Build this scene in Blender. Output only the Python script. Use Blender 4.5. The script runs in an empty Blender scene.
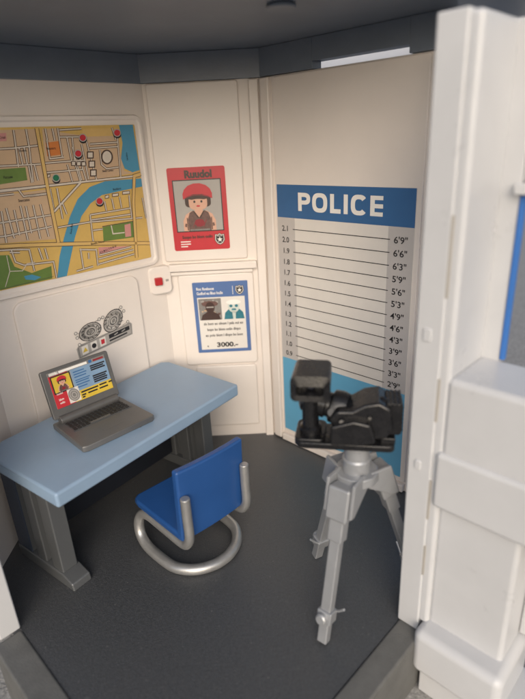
import bpy, bmesh, math, random
from mathutils import Vector, Matrix

random.seed(4)
S = 3.0                       # one plan unit (camera height) = 3 scene units
PI = math.pi
rad = math.radians
scene = bpy.context.scene
C = scene.collection

# ------------------------------------------------------------------ materials
def mat(name, col, rough=.5, metal=0., bump=0., bscale=300., var=.0, vscale=6., spec=.5, coat=0., rvar=0., detail=4.):
    m = bpy.data.materials.new(name); m.use_nodes = True
    nt = m.node_tree; b = nt.nodes['Principled BSDF']
    b.inputs['Base Color'].default_value = (*col, 1)
    b.inputs['Roughness'].default_value = rough
    b.inputs['Metallic'].default_value = metal
    b.inputs['Specular IOR Level'].default_value = spec
    b.inputs['Coat Weight'].default_value = coat
    tc = None
    def coord():
        nonlocal tc
        if tc is None: tc = nt.nodes.new('ShaderNodeTexCoord')
        return tc.outputs['Object']
    if var > 0 or rvar > 0:
        n = nt.nodes.new('ShaderNodeTexNoise'); n.inputs['Scale'].default_value = vscale
        n.inputs['Detail'].default_value = 6; n.inputs['Roughness'].default_value = .65
        nt.links.new(coord(), n.inputs['Vector'])
        if var > 0:
            mr = nt.nodes.new('ShaderNodeMapRange')
            mr.inputs['From Min'].default_value = .3; mr.inputs['From Max'].default_value = .7
            mr.inputs['To Min'].default_value = 1 - var; mr.inputs['To Max'].default_value = 1 + var
            nt.links.new(n.outputs['Fac'], mr.inputs['Value'])
            mx = nt.nodes.new('ShaderNodeMix'); mx.data_type = 'RGBA'; mx.blend_type = 'MULTIPLY'
            mx.inputs['Factor'].default_value = 1
            mx.inputs['A'].default_value = (*col, 1)
            nt.links.new(mr.outputs['Result'], mx.inputs['B'])
            nt.links.new(mx.outputs['Result'], b.inputs['Base Color'])
        if rvar > 0:
            m2 = nt.nodes.new('ShaderNodeMapRange')
            m2.inputs['From Min'].default_value = .3; m2.inputs['From Max'].default_value = .7
            m2.inputs['To Min'].default_value = rough - rvar; m2.inputs['To Max'].default_value = rough + rvar
            nt.links.new(n.outputs['Fac'], m2.inputs['Value'])
            nt.links.new(m2.outputs['Result'], b.inputs['Roughness'])
    if bump > 0:
        n2 = nt.nodes.new('ShaderNodeTexNoise'); n2.inputs['Scale'].default_value = bscale
        n2.inputs['Detail'].default_value = detail
        nt.links.new(coord(), n2.inputs['Vector'])
        bp = nt.nodes.new('ShaderNodeBump'); bp.inputs['Strength'].default_value = bump
        bp.inputs['Distance'].default_value = .01
        nt.links.new(n2.outputs['Fac'], bp.inputs['Height'])
        nt.links.new(bp.outputs['Normal'], b.inputs['Normal'])
    return m

def floor_material():
    m = mat('floor_plastic', (.054, .057, .061), .36, 0, .5, 120, .28, 55, .8, 0, .07, 8)
    nt = m.node_tree; b = nt.nodes['Principled BSDF']
    # pale scuffs and scattered dust specks that stay with the plastic
    tc = nt.nodes.new('ShaderNodeTexCoord')
    v = nt.nodes.new('ShaderNodeTexVoronoi'); v.inputs['Scale'].default_value = 13
    nt.links.new(tc.outputs['Object'], v.inputs['Vector'])
    lt = nt.nodes.new('ShaderNodeMapRange'); lt.inputs['From Min'].default_value = .085; lt.inputs['From Max'].default_value = .0
    nt.links.new(v.outputs['Distance'], lt.inputs['Value'])
    n = nt.nodes.new('ShaderNodeTexNoise'); n.inputs['Scale'].default_value = 42; n.inputs['Detail'].default_value = 8
    mp = nt.nodes.new('ShaderNodeMapping'); mp.inputs['Scale'].default_value = (.55, .95, 1); mp.inputs['Rotation'].default_value = (0, 0, .5)
    nt.links.new(tc.outputs['Object'], mp.inputs['Vector']); nt.links.new(mp.outputs['Vector'], n.inputs['Vector'])
    l2 = nt.nodes.new('ShaderNodeMapRange'); l2.inputs['From Min'].default_value = .60; l2.inputs['From Max'].default_value = .80; l2.inputs['To Max'].default_value = .45
    nt.links.new(n.outputs['Fac'], l2.inputs['Value'])
    big = nt.nodes.new('ShaderNodeTexNoise'); big.inputs['Scale'].default_value = 1.7; big.inputs['Detail'].default_value = 3
    nt.links.new(tc.outputs['Object'], big.inputs['Vector'])
    bm_ = nt.nodes.new('ShaderNodeMapRange'); bm_.inputs['From Min'].default_value = .42; bm_.inputs['From Max'].default_value = .62
    nt.links.new(big.outputs['Fac'], bm_.inputs['Value'])
    mul = nt.nodes.new('ShaderNodeMath'); mul.operation = 'MULTIPLY'
    nt.links.new(l2.outputs['Result'], mul.inputs[0]); nt.links.new(bm_.outputs['Result'], mul.inputs[1])
    mxm = nt.nodes.new('ShaderNodeMath'); mxm.operation = 'MAXIMUM'
    nt.links.new(lt.outputs['Result'], mxm.inputs[0]); nt.links.new(mul.outputs[0], mxm.inputs[1])
    mx = nt.nodes.new('ShaderNodeMix'); mx.data_type = 'RGBA'
    src = b.inputs['Base Color'].links[0].from_socket
    nt.links.new(mxm.outputs[0], mx.inputs['Factor']); nt.links.new(src, mx.inputs['A'])
    mx.inputs['B'].default_value = (.16, .16, .155, 1)
    nt.links.new(mx.outputs['Result'], b.inputs['Base Color'])
    return m

M = dict(
    cream=mat('cream_plastic', (.735, .678, .632), .42, 0, .05, 30, .035, 1.4, .45, 0, .06),
    white=mat('white_plastic', (.505, .51, .52), .34, 0, .06, 18, .04, 2.5, .5, 0, .09),
    slot=mat('grey_slot', (.34, .32, .29), .6, 0, .05, 60),
    floor=floor_material(),
    kerb=mat('grey_kerb_plastic', (.11, .11, .105), .6, 0, .25, 90, .16, 6, .4),
    roof=mat('roof_grey_plastic', (.15, .18, .225), .34, 0, .1, 60, .08, 3, .4),
    asphalt=mat('grey_asphalt', (.28, .275, .265), .9, 0, .8, 40, .4, 30, .2),
    desk=mat('light_blue_plastic', (.235, .33, .45), .38, 0, .04, 45, .05, 3, .5, 0, .06),
    chair=mat('blue_plastic', (.018, .072, .235), .33, 0, .03, 50, .06, 4, .5, 0, .05),
    silver=mat('silver_plastic', (.36, .36, .355), .33, .6, .05, 60, .10, 10, .5, 0, .06),
    tripod=mat('pale_silver_plastic', (.33, .34, .355), .36, .4, .03, 80, .05, 9, .5, 0, .06),
    gun=mat('gunmetal_plastic', (.125, .132, .138), .30, .40, .03, 60, .03, 4, .5, 0, .03),
    lap=mat('laptop_grey_plastic', (.15, .148, .146), .34, .4, .05, 120, .08, 9, .5, 0, .05),
    key=mat('dark_key_print', (.018, .017, .017), .45, 0, .05, 100),
    black=mat('black_plastic', (.008, .008, .009), .27, 0, .12, 70, .25, 12, .5, 0, .1),
    dark=mat('shade_navy_plastic', (.010, .012, .018), .45, 0, .05, 60, .1, 5),  # near-black colour that carries the shade under the desk
    glass=mat('dark_glass_plastic', (.012, .014, .022), .08, 0, .01, 30, .05, 5),
    navy=mat('navy_plastic', (.03, .042, .068), .4, 0, .05, 60, .1, 5),
    redbtn=mat('red_plastic', (.42, .02, .025), .35, 0, .05, 60, .1, 9),
    bframe=mat('window_blue_plastic', (.035, .14, .42), .35, 0, .04, 40, .05, 4),
    # printing inks on the stickers
    p_white=mat('ink_white', (.80, .78, .74), .35, 0, .02, 40, .03, 3),
    p_paper=mat('ink_paper', (.69, .66, .62), .33, 0, .02, 40, .04, 3),
    p_grey=mat('ink_grey', (.375, .355, .335), .33, 0, .02, 40, .05, 3),
    p_cgrey=mat('ink_pale_grey', (.50, .475, .46), .33, 0, .02, 40, .05, 3),
    p_black=mat('ink_black', (.022, .02, .022), .35, 0, .02, 40, .05, 3),
    p_dblue=mat('ink_dark_blue', (.036, .125, .30), .32, 0, .02, 40, .05, 3),
    p_lblue=mat('ink_sky_blue', (.13, .38, .58), .32, 0, .02, 40, .05, 3),
    p_pblue=mat('ink_poster_blue', (.085, .155, .35), .33, 0, .02, 40, .06, 3),
    p_red=mat('ink_red', (.50, .028, .04), .33, 0, .02, 40, .08, 3),
    p_dred=mat('ink_dark_red', (.25, .02, .03), .33, 0, .02, 40, .08, 3),
    p_skin=mat('ink_skin', (.62, .36, .26), .35, 0, .02, 40, .05, 9),
    p_brown=mat('ink_brown', (.13, .07, .06), .35, 0, .02, 40, .25, 30),
    p_hair=mat('ink_hair', (.05, .025, .02), .35, 0, .02, 40, .2, 20),
    p_teal=mat('ink_teal', (.03, .17, .22), .35, 0, .02, 40, .2, 30),
    p_pale=mat('ink_pale_mint', (.55, .60, .55), .35, 0, .02, 40, .05, 9),
    p_och=mat('ink_ochre', (.60, .40, .12), .34, 0, .02, 40, .09, 4),
    p_och2=mat('ink_light_ochre', (.63, .42, .15), .34, 0, .02, 40, .06, 4),
    p_tan=mat('ink_tan', (.54, .38, .24), .34, 0, .02, 40, .06, 4),
    p_oran=mat('ink_orange', (.60, .20, .05), .34, 0, .02, 40, .08, 8),
    p_river=mat('ink_river_blue', (.07, .27, .42), .34, 0, .02, 40, .05, 4),
    p_green=mat('ink_park_green', (.13, .21, .05), .34, 0, .02, 40, .1, 8),
    p_dgreen=mat('ink_pin_green', (.02, .16, .08), .34, 0, .02, 40, .1, 8),
    p_pink=mat('ink_pink', (.58, .27, .25), .34, 0, .02, 40, .06, 8),
    p_line=mat('ink_road_edge', (.10, .065, .05), .36, 0, .02, 40, .1, 10),
    p_road=mat('ink_road_white', (.60, .54, .46), .36, 0, .02, 40, .05, 10),
    p_yel=mat('ink_yellow', (.62, .44, .05), .34, 0, .02, 40, .06, 8),
    p_mid=mat('ink_mid_grey', (.21, .20, .19), .35, 0, .02, 40, .2, 25),
    p_scr=mat('screen_blue', (.20, .31, .45), .34, 0, .02, 40, .06, 8),
)

# ------------------------------------------------------------------ mesh builder
class MB:
    def __init__(self): self.bm = bmesh.new(); self.mats = []
    def mi(self, m):
        if m not in self.mats: self.mats.append(m)
        return self.mats.index(m)
    def face(self, pts, m):
        vs = [self.bm.verts.new(p) for p in pts]
        f = self.bm.faces.new(vs); f.material_index = self.mi(m); return f
    def prism(self, poly, a0, a1, axis, m, mx=None):
        """poly of 2-D points extruded from a0 to a1 along axis ('x','y','z')"""
        def P(u, v, w):
            p = {'z': (u, v, w), 'y': (u, w, v), 'x': (w, u, v)}[axis]
            p = Vector(p); return mx @ p if mx else p
        k = self.mi(m)
        lo = [self.bm.verts.new(P(u, v, a0)) for u, v in poly]
        hi = [self.bm.verts.new(P(u, v, a1)) for u, v in poly]
        n = len(poly); fs = []
        fs.append(self.bm.faces.new(lo[::-1])); fs.append(self.bm.faces.new(hi))
        for i in range(n):
            j = (i + 1) % n
            fs.append(self.bm.faces.new((lo[i], lo[j], hi[j], hi[i])))
        for f in fs: f.material_index = k
    def box(self, x0, x1, y0, y1, z0, z1, m, mx=None):
        self.prism([(x0, y0), (x1, y0), (x1, y1), (x0, y1)], z0, z1, 'z', m, mx)
    def cyl(self, p, q, r, m, n=24, r2=None):
        p = Vector(p); q = Vector(q); self.tube([p, q], [r, r if r2 is None else r2], m, n)
    def tube(self, path, r, m, n=16, closed=False):
        path = [Vector(p) for p in path]; k = self.mi(m); N = len(path)
        rs = r if isinstance(r, (list, tuple)) else [r] * N
        rings = []; prev = None
        for i, p in enumerate(path):
            if closed: t = path[(i + 1) % N] - path[i - 1]
            else: t = path[min(i + 1, N - 1)] - path[max(i - 1, 0)]
            t.normalize()
            if prev is None:
                a = Vector((0, 0, 1)) if abs(t.z) < .9 else Vector((1, 0, 0))
                u = t.cross(a).normalized()
            else: u = (prev - t * prev.dot(t)).normalized()
            prev = u; w = t.cross(u)
            rings.append([self.bm.verts.new(p + (u * math.cos(2*PI*j/n) + w * math.sin(2*PI*j/n)) * rs[i]) for j in range(n)])
        L = N if closed else N - 1
        for i in range(L):
            A, B = rings[i], rings[(i + 1) % N]
            for j in range(n):
                self.bm.faces.new((A[j], A[(j+1) % n], B[(j+1) % n], B[j])).material_index = k
        if not closed:
            self.bm.faces.new(rings[0][::-1]).material_index = k
            self.bm.faces.new(rings[-1]).material_index = k
    def lathe(self, prof, p, axis, m, n=28):
        """prof = [(dist along axis, radius)]; starts at p"""
        p = Vector(p); t = Vector(axis).normalized()
        a = Vector((0, 0, 1)) if abs(t.z) < .9 else Vector((1, 0, 0))
        u = t.cross(a).normalized(); w = t.cross(u); k = self.mi(m)
        rings = [[self.bm.verts.new(p + t*d + (u*math.cos(2*PI*j/n) + w*math.sin(2*PI*j/n))*r) for j in range(n)] for d, r in prof]
        for A, B in zip(rings, rings[1:]):
            for j in range(n): self.bm.faces.new((A[j], A[(j+1) % n], B[(j+1) % n], B[j])).material_index = k
        self.bm.faces.new(rings[0][::-1]).material_index = k
        self.bm.faces.new(rings[-1]).material_index = k
    def build(self, name, parent=None, bevel=0., seg=3, mx=None, smooth=True):
        bmesh.ops.recalc_face_normals(self.bm, faces=self.bm.faces)
        if mx: self.bm.transform(mx)
        self.bm.transform(Matrix.Scale(S, 4))
        me = bpy.data.meshes.new(name); self.bm.to_mesh(me); self.bm.free()
        for m in self.mats: me.materials.append(M[m])
        o = bpy.data.objects.new(name, me); C.objects.link(o)
        if smooth:
            me.polygons.foreach_set('use_smooth', [True] * len(me.polygons))
            me.set_sharp_from_angle(angle=rad(35))
        if bevel > 0:
            b = o.modifiers.new('bevel', 'BEVEL'); b.width = bevel * S; b.segments = seg
            b.limit_method = 'ANGLE'; b.angle_limit = rad(40); b.harden_normals = True
        if parent: o.parent = parent
        return o

def rrect(x0, x1, z0, z1, r, n=6):
    out = []
    for cx, cz, a in ((x1-r, z1-r, 0), (x0+r, z1-r, 90), (x0+r, z0+r, 180), (x1-r, z0+r, 270)):
        for i in range(n + 1):
            t = rad(a + 90*i/n); out.append((cx + r*math.cos(t), cz + r*math.sin(t)))
    return out
def disc(cx, cz, rx, rz=None, n=20, rot=0.):
    rz = rx if rz is None else rz
    return [(cx + rx*math.cos(2*PI*i/n)*math.cos(rot) - rz*math.sin(2*PI*i/n)*math.sin(rot),
             cz + rx*math.cos(2*PI*i/n)*math.sin(rot) + rz*math.sin(2*PI*i/n)*math.cos(rot)) for i in range(n)]

def thing(name, label, cat, loc=(0, 0, 0), rz=0., group=None):
    o = bpy.data.objects.new(name, None); C.objects.link(o)
    o.empty_display_size = .1
    o.location = Vector(loc) * S; o.rotation_euler = (0, 0, rz)
    o['label'] = label; o['category'] = cat
    if group: o['group'] = group
    return o
def tag(o, label, cat, group=None):
    o['label'] = label; o['category'] = cat
    if group: o['group'] = group
    return o
def struct(o, label, cat):
    o['kind'] = 'structure'; o['label'] = label; o['category'] = cat; return o
def place(o, loc, rz):
    o.location = Vector(loc) * S; o.rotation_euler = (0, 0, rz); return o

# ------------------------------------------------------------------ camera (level height 1 unit)
def camera_axes():
    d = Vector((330 - 262.5, 1650 - 349.5, 525.)).normalized()       # world down seen by the lens
    up = -d; z = Vector((0, 0, 1)); fw = (z - up*up.dot(z)).normalized(); rt = fw.cross(up)
    if rt.x < 0: rt = -rt
    return rt, fw, up
RT, FW, UP = camera_axes()
cam_d = bpy.data.cameras.new('camera'); cam = bpy.data.objects.new('camera', cam_d); C.objects.link(cam)
cam_d.sensor_fit = 'HORIZONTAL'; cam_d.sensor_width = 36; cam_d.lens = 36
cam_d.clip_start = .02; cam_d.clip_end = 500
X = Vector((RT.x, FW.x, UP.x)); Y = -Vector((RT.y, FW.y, UP.y)); Z = -Vector((RT.z, FW.z, UP.z))
cam.matrix_world = Matrix(((X.x, Y.x, Z.x, 0), (X.y, Y.y, Z.y, 0), (X.z, Y.z, Z.z, S), (0, 0, 0, 1)))
cam_d.dof.use_dof = True; cam_d.dof.focus_distance = 1.42 * S; cam_d.dof.aperture_fstop = .70
scene.camera = cam

# ------------------------------------------------------------------ plan of the octagonal room
c01 = Vector((-.685, 1.276)); c12 = Vector((-.305, 1.656)); c00 = Vector((-.703, 1.258)); c23 = Vector((.033, 1.654)); c34 = Vector((.405, 1.282))
cL = Vector((-.703, 1.000)); jamb = Vector((-.574, .871)); wingP = Vector((.268, .845)); apex = Vector((-.147, .437))
TOP = 1.157; WT = 1.178

def wallspace(P, deg):
    return (P.x, P.y, 0), rad(deg)

# ---- floor, kerb, ground, ceiling
b = MB()
fl = [c00 + Vector((-.03, .012)), c12 + Vector((-.012, .03)), c23 + Vector((.012, .03)), c34 + Vector((.03, .012)), Vector((.42, 1.0)), Vector((.30, .877)), Vector((.268, .845)), apex, jamb, cL + Vector((-.03, -.012))]
fl = [(p.x, p.y) for p in fl]
b.prism(fl, -.05, 0, 'z', 'floor')
struct(b.build('floor', smooth=False), 'dark grey moulded plastic floor of the toy room', 'floor')
def strip(P, Q, w, z0, z1, m):
    P = Vector(P); Q = Vector(Q); d = (Q-P).normalized(); n = Vector((d.y, -d.x)) * w
    return [(p.x, p.y) for p in (P, Q, Q+n, P+n)]
b = MB()
b.prism(strip(jamb, apex, .062, 0, 0, 'kerb'), -.15, .004, 'z', 'kerb')
o = b.build('front_kerb', bevel=.006, seg=2)
tag(o, 'grey plastic threshold strip running from the left jamb across the open front', 'kerb', 'threshold strips of the open front')
b = MB()
b.prism(strip(apex + Vector((.052, .048)), wingP + Vector((.018, .018)), .056, 0, 0, 'kerb'), -.15, .004, 'z', 'kerb')
o = b.build('front_kerb', bevel=.006, seg=2)
tag(o, 'grey plastic threshold strip ending at the foot of the white wall on the right', 'kerb', 'threshold strips of the open front')
b = MB(); b.box(-40, 40, -40, 40, -.2, -.152, 'asphalt')
struct(b.build('ground', smooth=False), 'rough grey ground the toy station stands on', 'ground')

roofpoly = [(-.76, .80), (-.76, 1.36), (-.38, 1.74), (.07, 1.74), (.44, 1.37), (.66, 1.43), (.66, 1.00)]
b = MB(); b.prism(roofpoly, 1.23, 1.275, 'z', 'roof')
o = b.build('ceiling', bevel=.01); struct(o, 'dark grey plastic roof plate closing the top of the room', 'ceiling')
# ring of fascia boards under the plate, one per wall; the one over the chart keeps an open slot, backed by an added white reflector
def fascia(P, Q, segs, name='fascia'):
    d = (Q-P).normalized(); L = (Q-P).length; bb = MB()
    for s0, s1, z0 in segs:
        bb.box(s0*L, s1*L, -.004, .035, z0, 1.2295, 'roof')
    f = bb.build(name, o, bevel=.001, seg=2); place(f, (P.x, P.y, 0), math.atan2(d.y, d.x))
fascia(cL, c00, [(0, 1.06, TOP)]); fascia(c00, c12, [(-.05, 1.05, TOP)]); fascia(c12, c23, [(-.06, 1.06, TOP)])
fascia(c23, c34, [(-.05, .36, TOP+.001), (.3605, .885, 1.1755), (.8855, 1.05, TOP+.001)])
bb = MB(); bb.prism(disc(.068, 1.152, .028), 1.2225, 1.2295, 'z', 'roof'); bb.build('plug', o, bevel=.003)

# ------------------------------------------------------------------ walls (local x along the wall, y away from the room)
def wall(label, P, deg):
    o = thing('wall', label, 'wall', (P.x, P.y, 0), rad(deg)); o['kind'] = 'thing'; return o
# left flank wall, mostly out of the picture
L0 = (c00-cL).length
w = wall('plain cream side wall beside the left end of the desk', cL, 90)
b = MB(); b.box(-.01, L0+.03, .0, .04, -.012, WT, 'cream'); b.build('wall_panel', w, .004)
# the stub with the jamb
w = wall('white door jamb at the lower left edge of the open front', jamb, 135)
b = MB(); b.box(0, (jamb-cL).length - .004, 0, .046, .005, TOP, 'white'); b.build('jamb', w, .004)
# map wall
L1 = (c12-c01).length
wmap = wall('cream wall that carries the city map above the desk', c01, 45)
b = MB(); b.box(-.06, L1+.035, .006, .05, -.012, WT, 'cream'); b.build('wall_panel', wmap, .003)
b = MB()
fr_o = rrect(.004, L1-.012, .646, 1.078, .022)
fr_i = rrect(.016, L1-.026, .662, 1.062, .016)
b.prism(fr_o, .0005, .012, 'y', 'cream'); b.build('map_tray', wmap, .004)
b = MB()   # raised lip round the map
n = len(fr_o); k = b.mi('cream')
lo_o = [b.bm.verts.new((x, .002, z)) for x, z in fr_o]; hi_o = [b.bm.verts.new((x + (.003 if x < .24 else -.003), -.0042, z + (.003 if z < .85 else -.003))) for x, z in fr_o]
hi_i = [b.bm.verts.new((x, -.0042, z)) for x, z in rrect(.012, L1-.021, .6555, 1.0675, .018)]; lo_i = [b.bm.verts.new((x, .002, z)) for x, z in fr_i]
for i in range(n):
    j = (i+1) % n
    for A, B in ((lo_o, hi_o), (hi_o, hi_i), (hi_i, lo_i)):
        b.bm.faces.new((A[i], A[j], B[j], B[i])).material_index = k
b.build('map_rim', wmap)
b = MB(); b.prism(rrect(.058, .440, .03, .631, .03), -.0035, .012, 'y', 'cream'); b.build('raised_panel', wmap, .005, 4)
# poster wall
L2 = (c23-c12).length
a2 = math.degrees(math.atan2(c23.y-c12.y, c23.x-c12.x))
wpos = wall('cream wall with the red and the blue wanted poster behind the desk', c12, a2)
x0 = .305
b = MB(); b.box(-.03, L2+.03, .010, .05, -.012, WT, 'cream'); b.build('wall_panel', wpos, .003)
b = MB(); b.prism(rrect(.012, x0-.032, .648, TOP-.002, .008), -.0005, .016, 'y', 'cream'); b.build('raised_panel', wpos, .004)
b = MB(); b.prism(rrect(.044, x0-.018, .288, .602, .010), -.0005, .016, 'y', 'cream'); b.build('raised_panel', wpos, .004)
b = MB(); b.prism(rrect(.074, x0-.024, .046, .280, .010), -.0005, .016, 'y', 'cream'); b.build('raised_panel', wpos, .004)
b = MB(); b.box(.020, x0-.004, -.011, .016, .616, .640, 'cream'); b.build('ledge', wpos, .004)
b = MB(); b.box(.020, x0-.018, -.004, .016, .6035, .6135, 'cream'); b.build('ledge', wpos, .002)
b = MB(); b.box(x0-.002, x0+.026, -.004, .016, -.006, TOP-.002, 'cream'); b.build('pilaster', wpos, .004)
# alarm plate in the corner
pm = Matrix.Translation((-.014, -.008, 0)) @ Matrix.Rotation(rad(22.5), 4, 'Z')
pl = MB(); pl.prism(rrect(-.035, .038, .550, .640, .018), -.016, .016, 'y', 'cream'); plate = pl.build('alarm_plate', wpos, .006, 4, mx=pm)
pb = MB(); pb.box(-.018, .006, -.028, -.012, .582, .606, 'redbtn'); pb.build('alarm_button', plate, .003, mx=pm)
pb = MB(); pb.box(.018, .027, -.0178, -.012, .590, .597, 'slot'); pb.build('alarm_mark', plate, .001, mx=pm)
# chart wall
L3 = (c34-c23).length
wch = wall('cream wall that carries the tall police height chart', c23, -45)
b = MB(); b.box(-.03, L3, .004, .05, -.012, TOP, 'cream'); b.build('wall_panel', wch, .003)
b = MB(); b.prism(rrect(.043, L3-.008, .03, TOP-.003, .006), -.0005, .008, 'y', 'cream'); b.build('raised_panel', wch, .003)
b = MB(); b.box(.0035, .036, -.010, .010, .004, TOP-.002, 'cream'); b.build('pilaster', wch, .004)
b = MB(); b.box(.043, L3-.008, -.012, .006, .002, .026, 'cream'); b.build('skirting', wch, .003)
b = MB(); b.prism([(.20, 1.10), (.212, 1.10), (.352, 1.25), (.340, 1.25)], -.25, .60, 'x', 'white'); b.build('slit_reflector', wch, .004)  # added white slab outside, catches sky light so the slit looks bright
# right flank wall: a big window opening lets the daylight in beside the chart
q = Vector((.375, .962)); LR = (q-c34).length
w = wall('cream side wall with a blue door frame at the edge of the height chart', c34, math.degrees(math.atan2(q.y-c34.y, q.x-c34.x)))
b = MB(); b.box(.03, LR, .003, .045, 0, .016, 'cream'); b.build('door_sill', w, .003)
b = MB(); b.box(.03, LR, .003, .045, .86, TOP, 'cream'); b.build('wall_panel', w, .003)
b = MB()
b.box(.006, .020, .004, .030, .018, .857, 'bframe'); b.box(LR-.02, LR-.004, .004, .030, .018, .857, 'bframe')
b.box(.0205, LR-.0205, .004, .030, .018, .030, 'bframe'); b.box(.0205, LR-.0205, .004, .030, .843, .857, 'bframe')
b.build('door_frame', w, .002)

# ---- the deep white bay on the right (local y- faces the camera)
bay = wall('white blurred bay wall in the right foreground with ledge and blue window', wingP, -45)
b = MB(); b.box(-.003, .0455, .0, .128, .004, 1.150, 'white'); b.build('pilaster', bay, .004, 4)
b = MB(); b.box(.040, .0640, .004, .136, .030, 1.147, 'white'); b.build('corner_strip', bay, .009, 5)
for z0, z1 in ((.744, .876), (.515, .60), (.30, .39), (.16, .235)):
    s_ = MB(); s_.box(.0425, .0475, .0005, .009, z0, z1, 'slot'); s_.build('slot', bay, .001, 2)
cl = MB(); cl.prism(rrect(.0115, .0265, .664, .688, .004), -.003, .002, 'y', 'white'); cl.build('clip', bay, .002)
cl = MB(); cl.prism(rrect(.013, .025, .405, .425, .004), -.003, .002, 'y', 'white'); cl.build('clip', bay, .002)
b = MB(); b.box(.058, .46, .003, .137, .450, .604, 'white'); b.build('ledge', bay, .012, 5)
b = MB(); b.box(.0525, .46, -.005, .137, .338, .458, 'white'); b.build('band', bay, .010, 5)
b = MB(); b.box(.060, .2125, .013, .1255, .030, .345, 'white'); b.build('lower_panel', bay, .010, 4)
b = MB(); b.box(.213, .46, .10, .128, .043, .338, 'white'); b.build('lower_panel', bay, .004, 3)
b = MB(); b.box(.050, .232, -.034, .127, -.072, .040, 'white'); b.build('sill', bay, .018, 6)
b = MB(); b.box(.062, .46, -.010, .1265, -.1515, -.066, 'white'); b.build('plinth', bay, .004, 3)
b = MB(); b.box(.050, .096, .130, .150, .596, 1.146, 'white'); b.build('window_wall', bay, .003)
b = MB(); b.box(.0965, .46, .130, .150, .915, 1.146, 'white'); b.build('window_wall', bay, .003)
b = MB()
b.box(.0965, .1055, .127, .138, .607, .893, 'bframe'); b.box(.106, .4295, .127, .138, .884, .893, 'bframe')
b.box(.43, .44, .127, .138, .607, .893, 'bframe')
b.build('window_frame', bay, .002)
b = MB(); b.box(.090, .46, .112, .1295, .896, .914, 'white'); b.build('lintel', bay, .003)

# ------------------------------------------------------------------ printed stickers
class Sticker(MB):
    """flat print in local x,z; y- faces the room; layers are real sheets of ink on a thin backing"""
    T = .0016; STEP = .00028
    def __init__(self, y=0.): super().__init__(); self.y = y
    def Yl(self, k): return self.y - self.T - k*self.STEP
    def back(self, poly, m): self.prism(poly, self.y - self.T, self.y - .0001, 'y', m)
    def poly(self, pts, m, k=1):
        y = self.Yl(k); self.face([(x, y, z) for x, z in pts], m)
    def rect(self, x0, x1, z0, z1, m, k=1): self.poly([(x0, z0), (x1, z0), (x1, z1), (x0, z1)], m, k)
    def line(self, pts, w, m, k=1):
        pts = [Vector(p) for p in pts]; n = len(pts); Lp = []; Rp = []
        for i, p in enumerate(pts):
            d1 = (pts[i]-pts[i-1]).normalized() if i else None
            d2 = (pts[i+1]-pts[i]).normalized() if i < n-1 else None
            d = (d1 or d2) if not (d1 and d2) else (d1+d2)
            if d.length < 1e-6: d = d1
            d = d.normalized(); nn = Vector((-d.y, d.x)); sc = 1.
            if d1 and d2:
                c_ = max(.5, nn.dot(Vector((-d1.y, d1.x)))); sc = 1/c_
            Lp.append(p + nn*w*.5*sc); Rp.append(p - nn*w*.5*sc)
        y = self.Yl(k)
        for i in range(n-1):
            self.face([(v.x, y, v.y) for v in (Lp[i], Lp[i+1], Rp[i+1], Rp[i])], m)
    def text(self, s, x, z, h, m, k=2, align='CENTER', bold=0., sx=1., rot=0., shear=0.):
        cu = bpy.data.curves.new('txt', 'FONT'); cu.body = s; cu.size = h*1.37; cu.align_x = align
        cu.offset = bold*h; cu.resolution_u = 3; cu.shear = shear
        to = bpy.data.objects.new('txt', cu); C.objects.link(to)
        dg = bpy.context.evaluated_depsgraph_get(); dg.update()
        me = to.evaluated_get(dg).to_mesh()
        y = self.Yl(k); ki = self.mi(m); cr, sr = math.cos(rot), math.sin(rot)
        vs = []
        for v in me.vertices:
            u, w_ = v.co.x*sx, v.co.y
            vs.append(self.bm.verts.new((x + u*cr - w_*sr, y, z + u*sr + w_*cr)))
        for p in me.polygons:
            try: self.bm.faces.new([vs[i] for i in p.vertices]).material_index = ki
            except ValueError: pass
        to.evaluated_get(dg).to_mesh_clear()
        bpy.data.objects.remove(to); bpy.data.curves.remove(cu)
    def star(self, x, z, r, m, k=3):
        self.poly([(x + (r if i % 2 == 0 else r*.42)*math.sin(PI*i/5), z + (r if i % 2 == 0 else r*.42)*math.cos(PI*i/5)) for i in range(10)], m, k)
    def badge(self, x, z, r, k=2):
        def sh(q): return [(x-.8*q, z+.85*q), (x-.35*q, z+.75*q), (x, z+q), (x+.35*q, z+.75*q), (x+.8*q, z+.85*q), (x+.88*q, z-.2*q), (x+.5*q, z-.8*q), (x, z-1.05*q), (x-.5*q, z-.8*q), (x-.88*q, z-.2*q)]
        self.poly(sh(r*1.12), 'p_black', k); self.poly(sh(r), 'p_paper', k+1); self.poly(sh(r*.84), 'p_black', k+2)
        self.rect(x-.5*r, x+.5*r, z+.46*r, z+.60*r, 'p_grey', k+3); self.star(x, z-.12*r, r*.56, 'p_white', k+3)
    def finish(self, name, P, rz): 
        o = self.build(name, smooth=False); 
        return place(o, (P.x, P.y, 0), rz)

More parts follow.
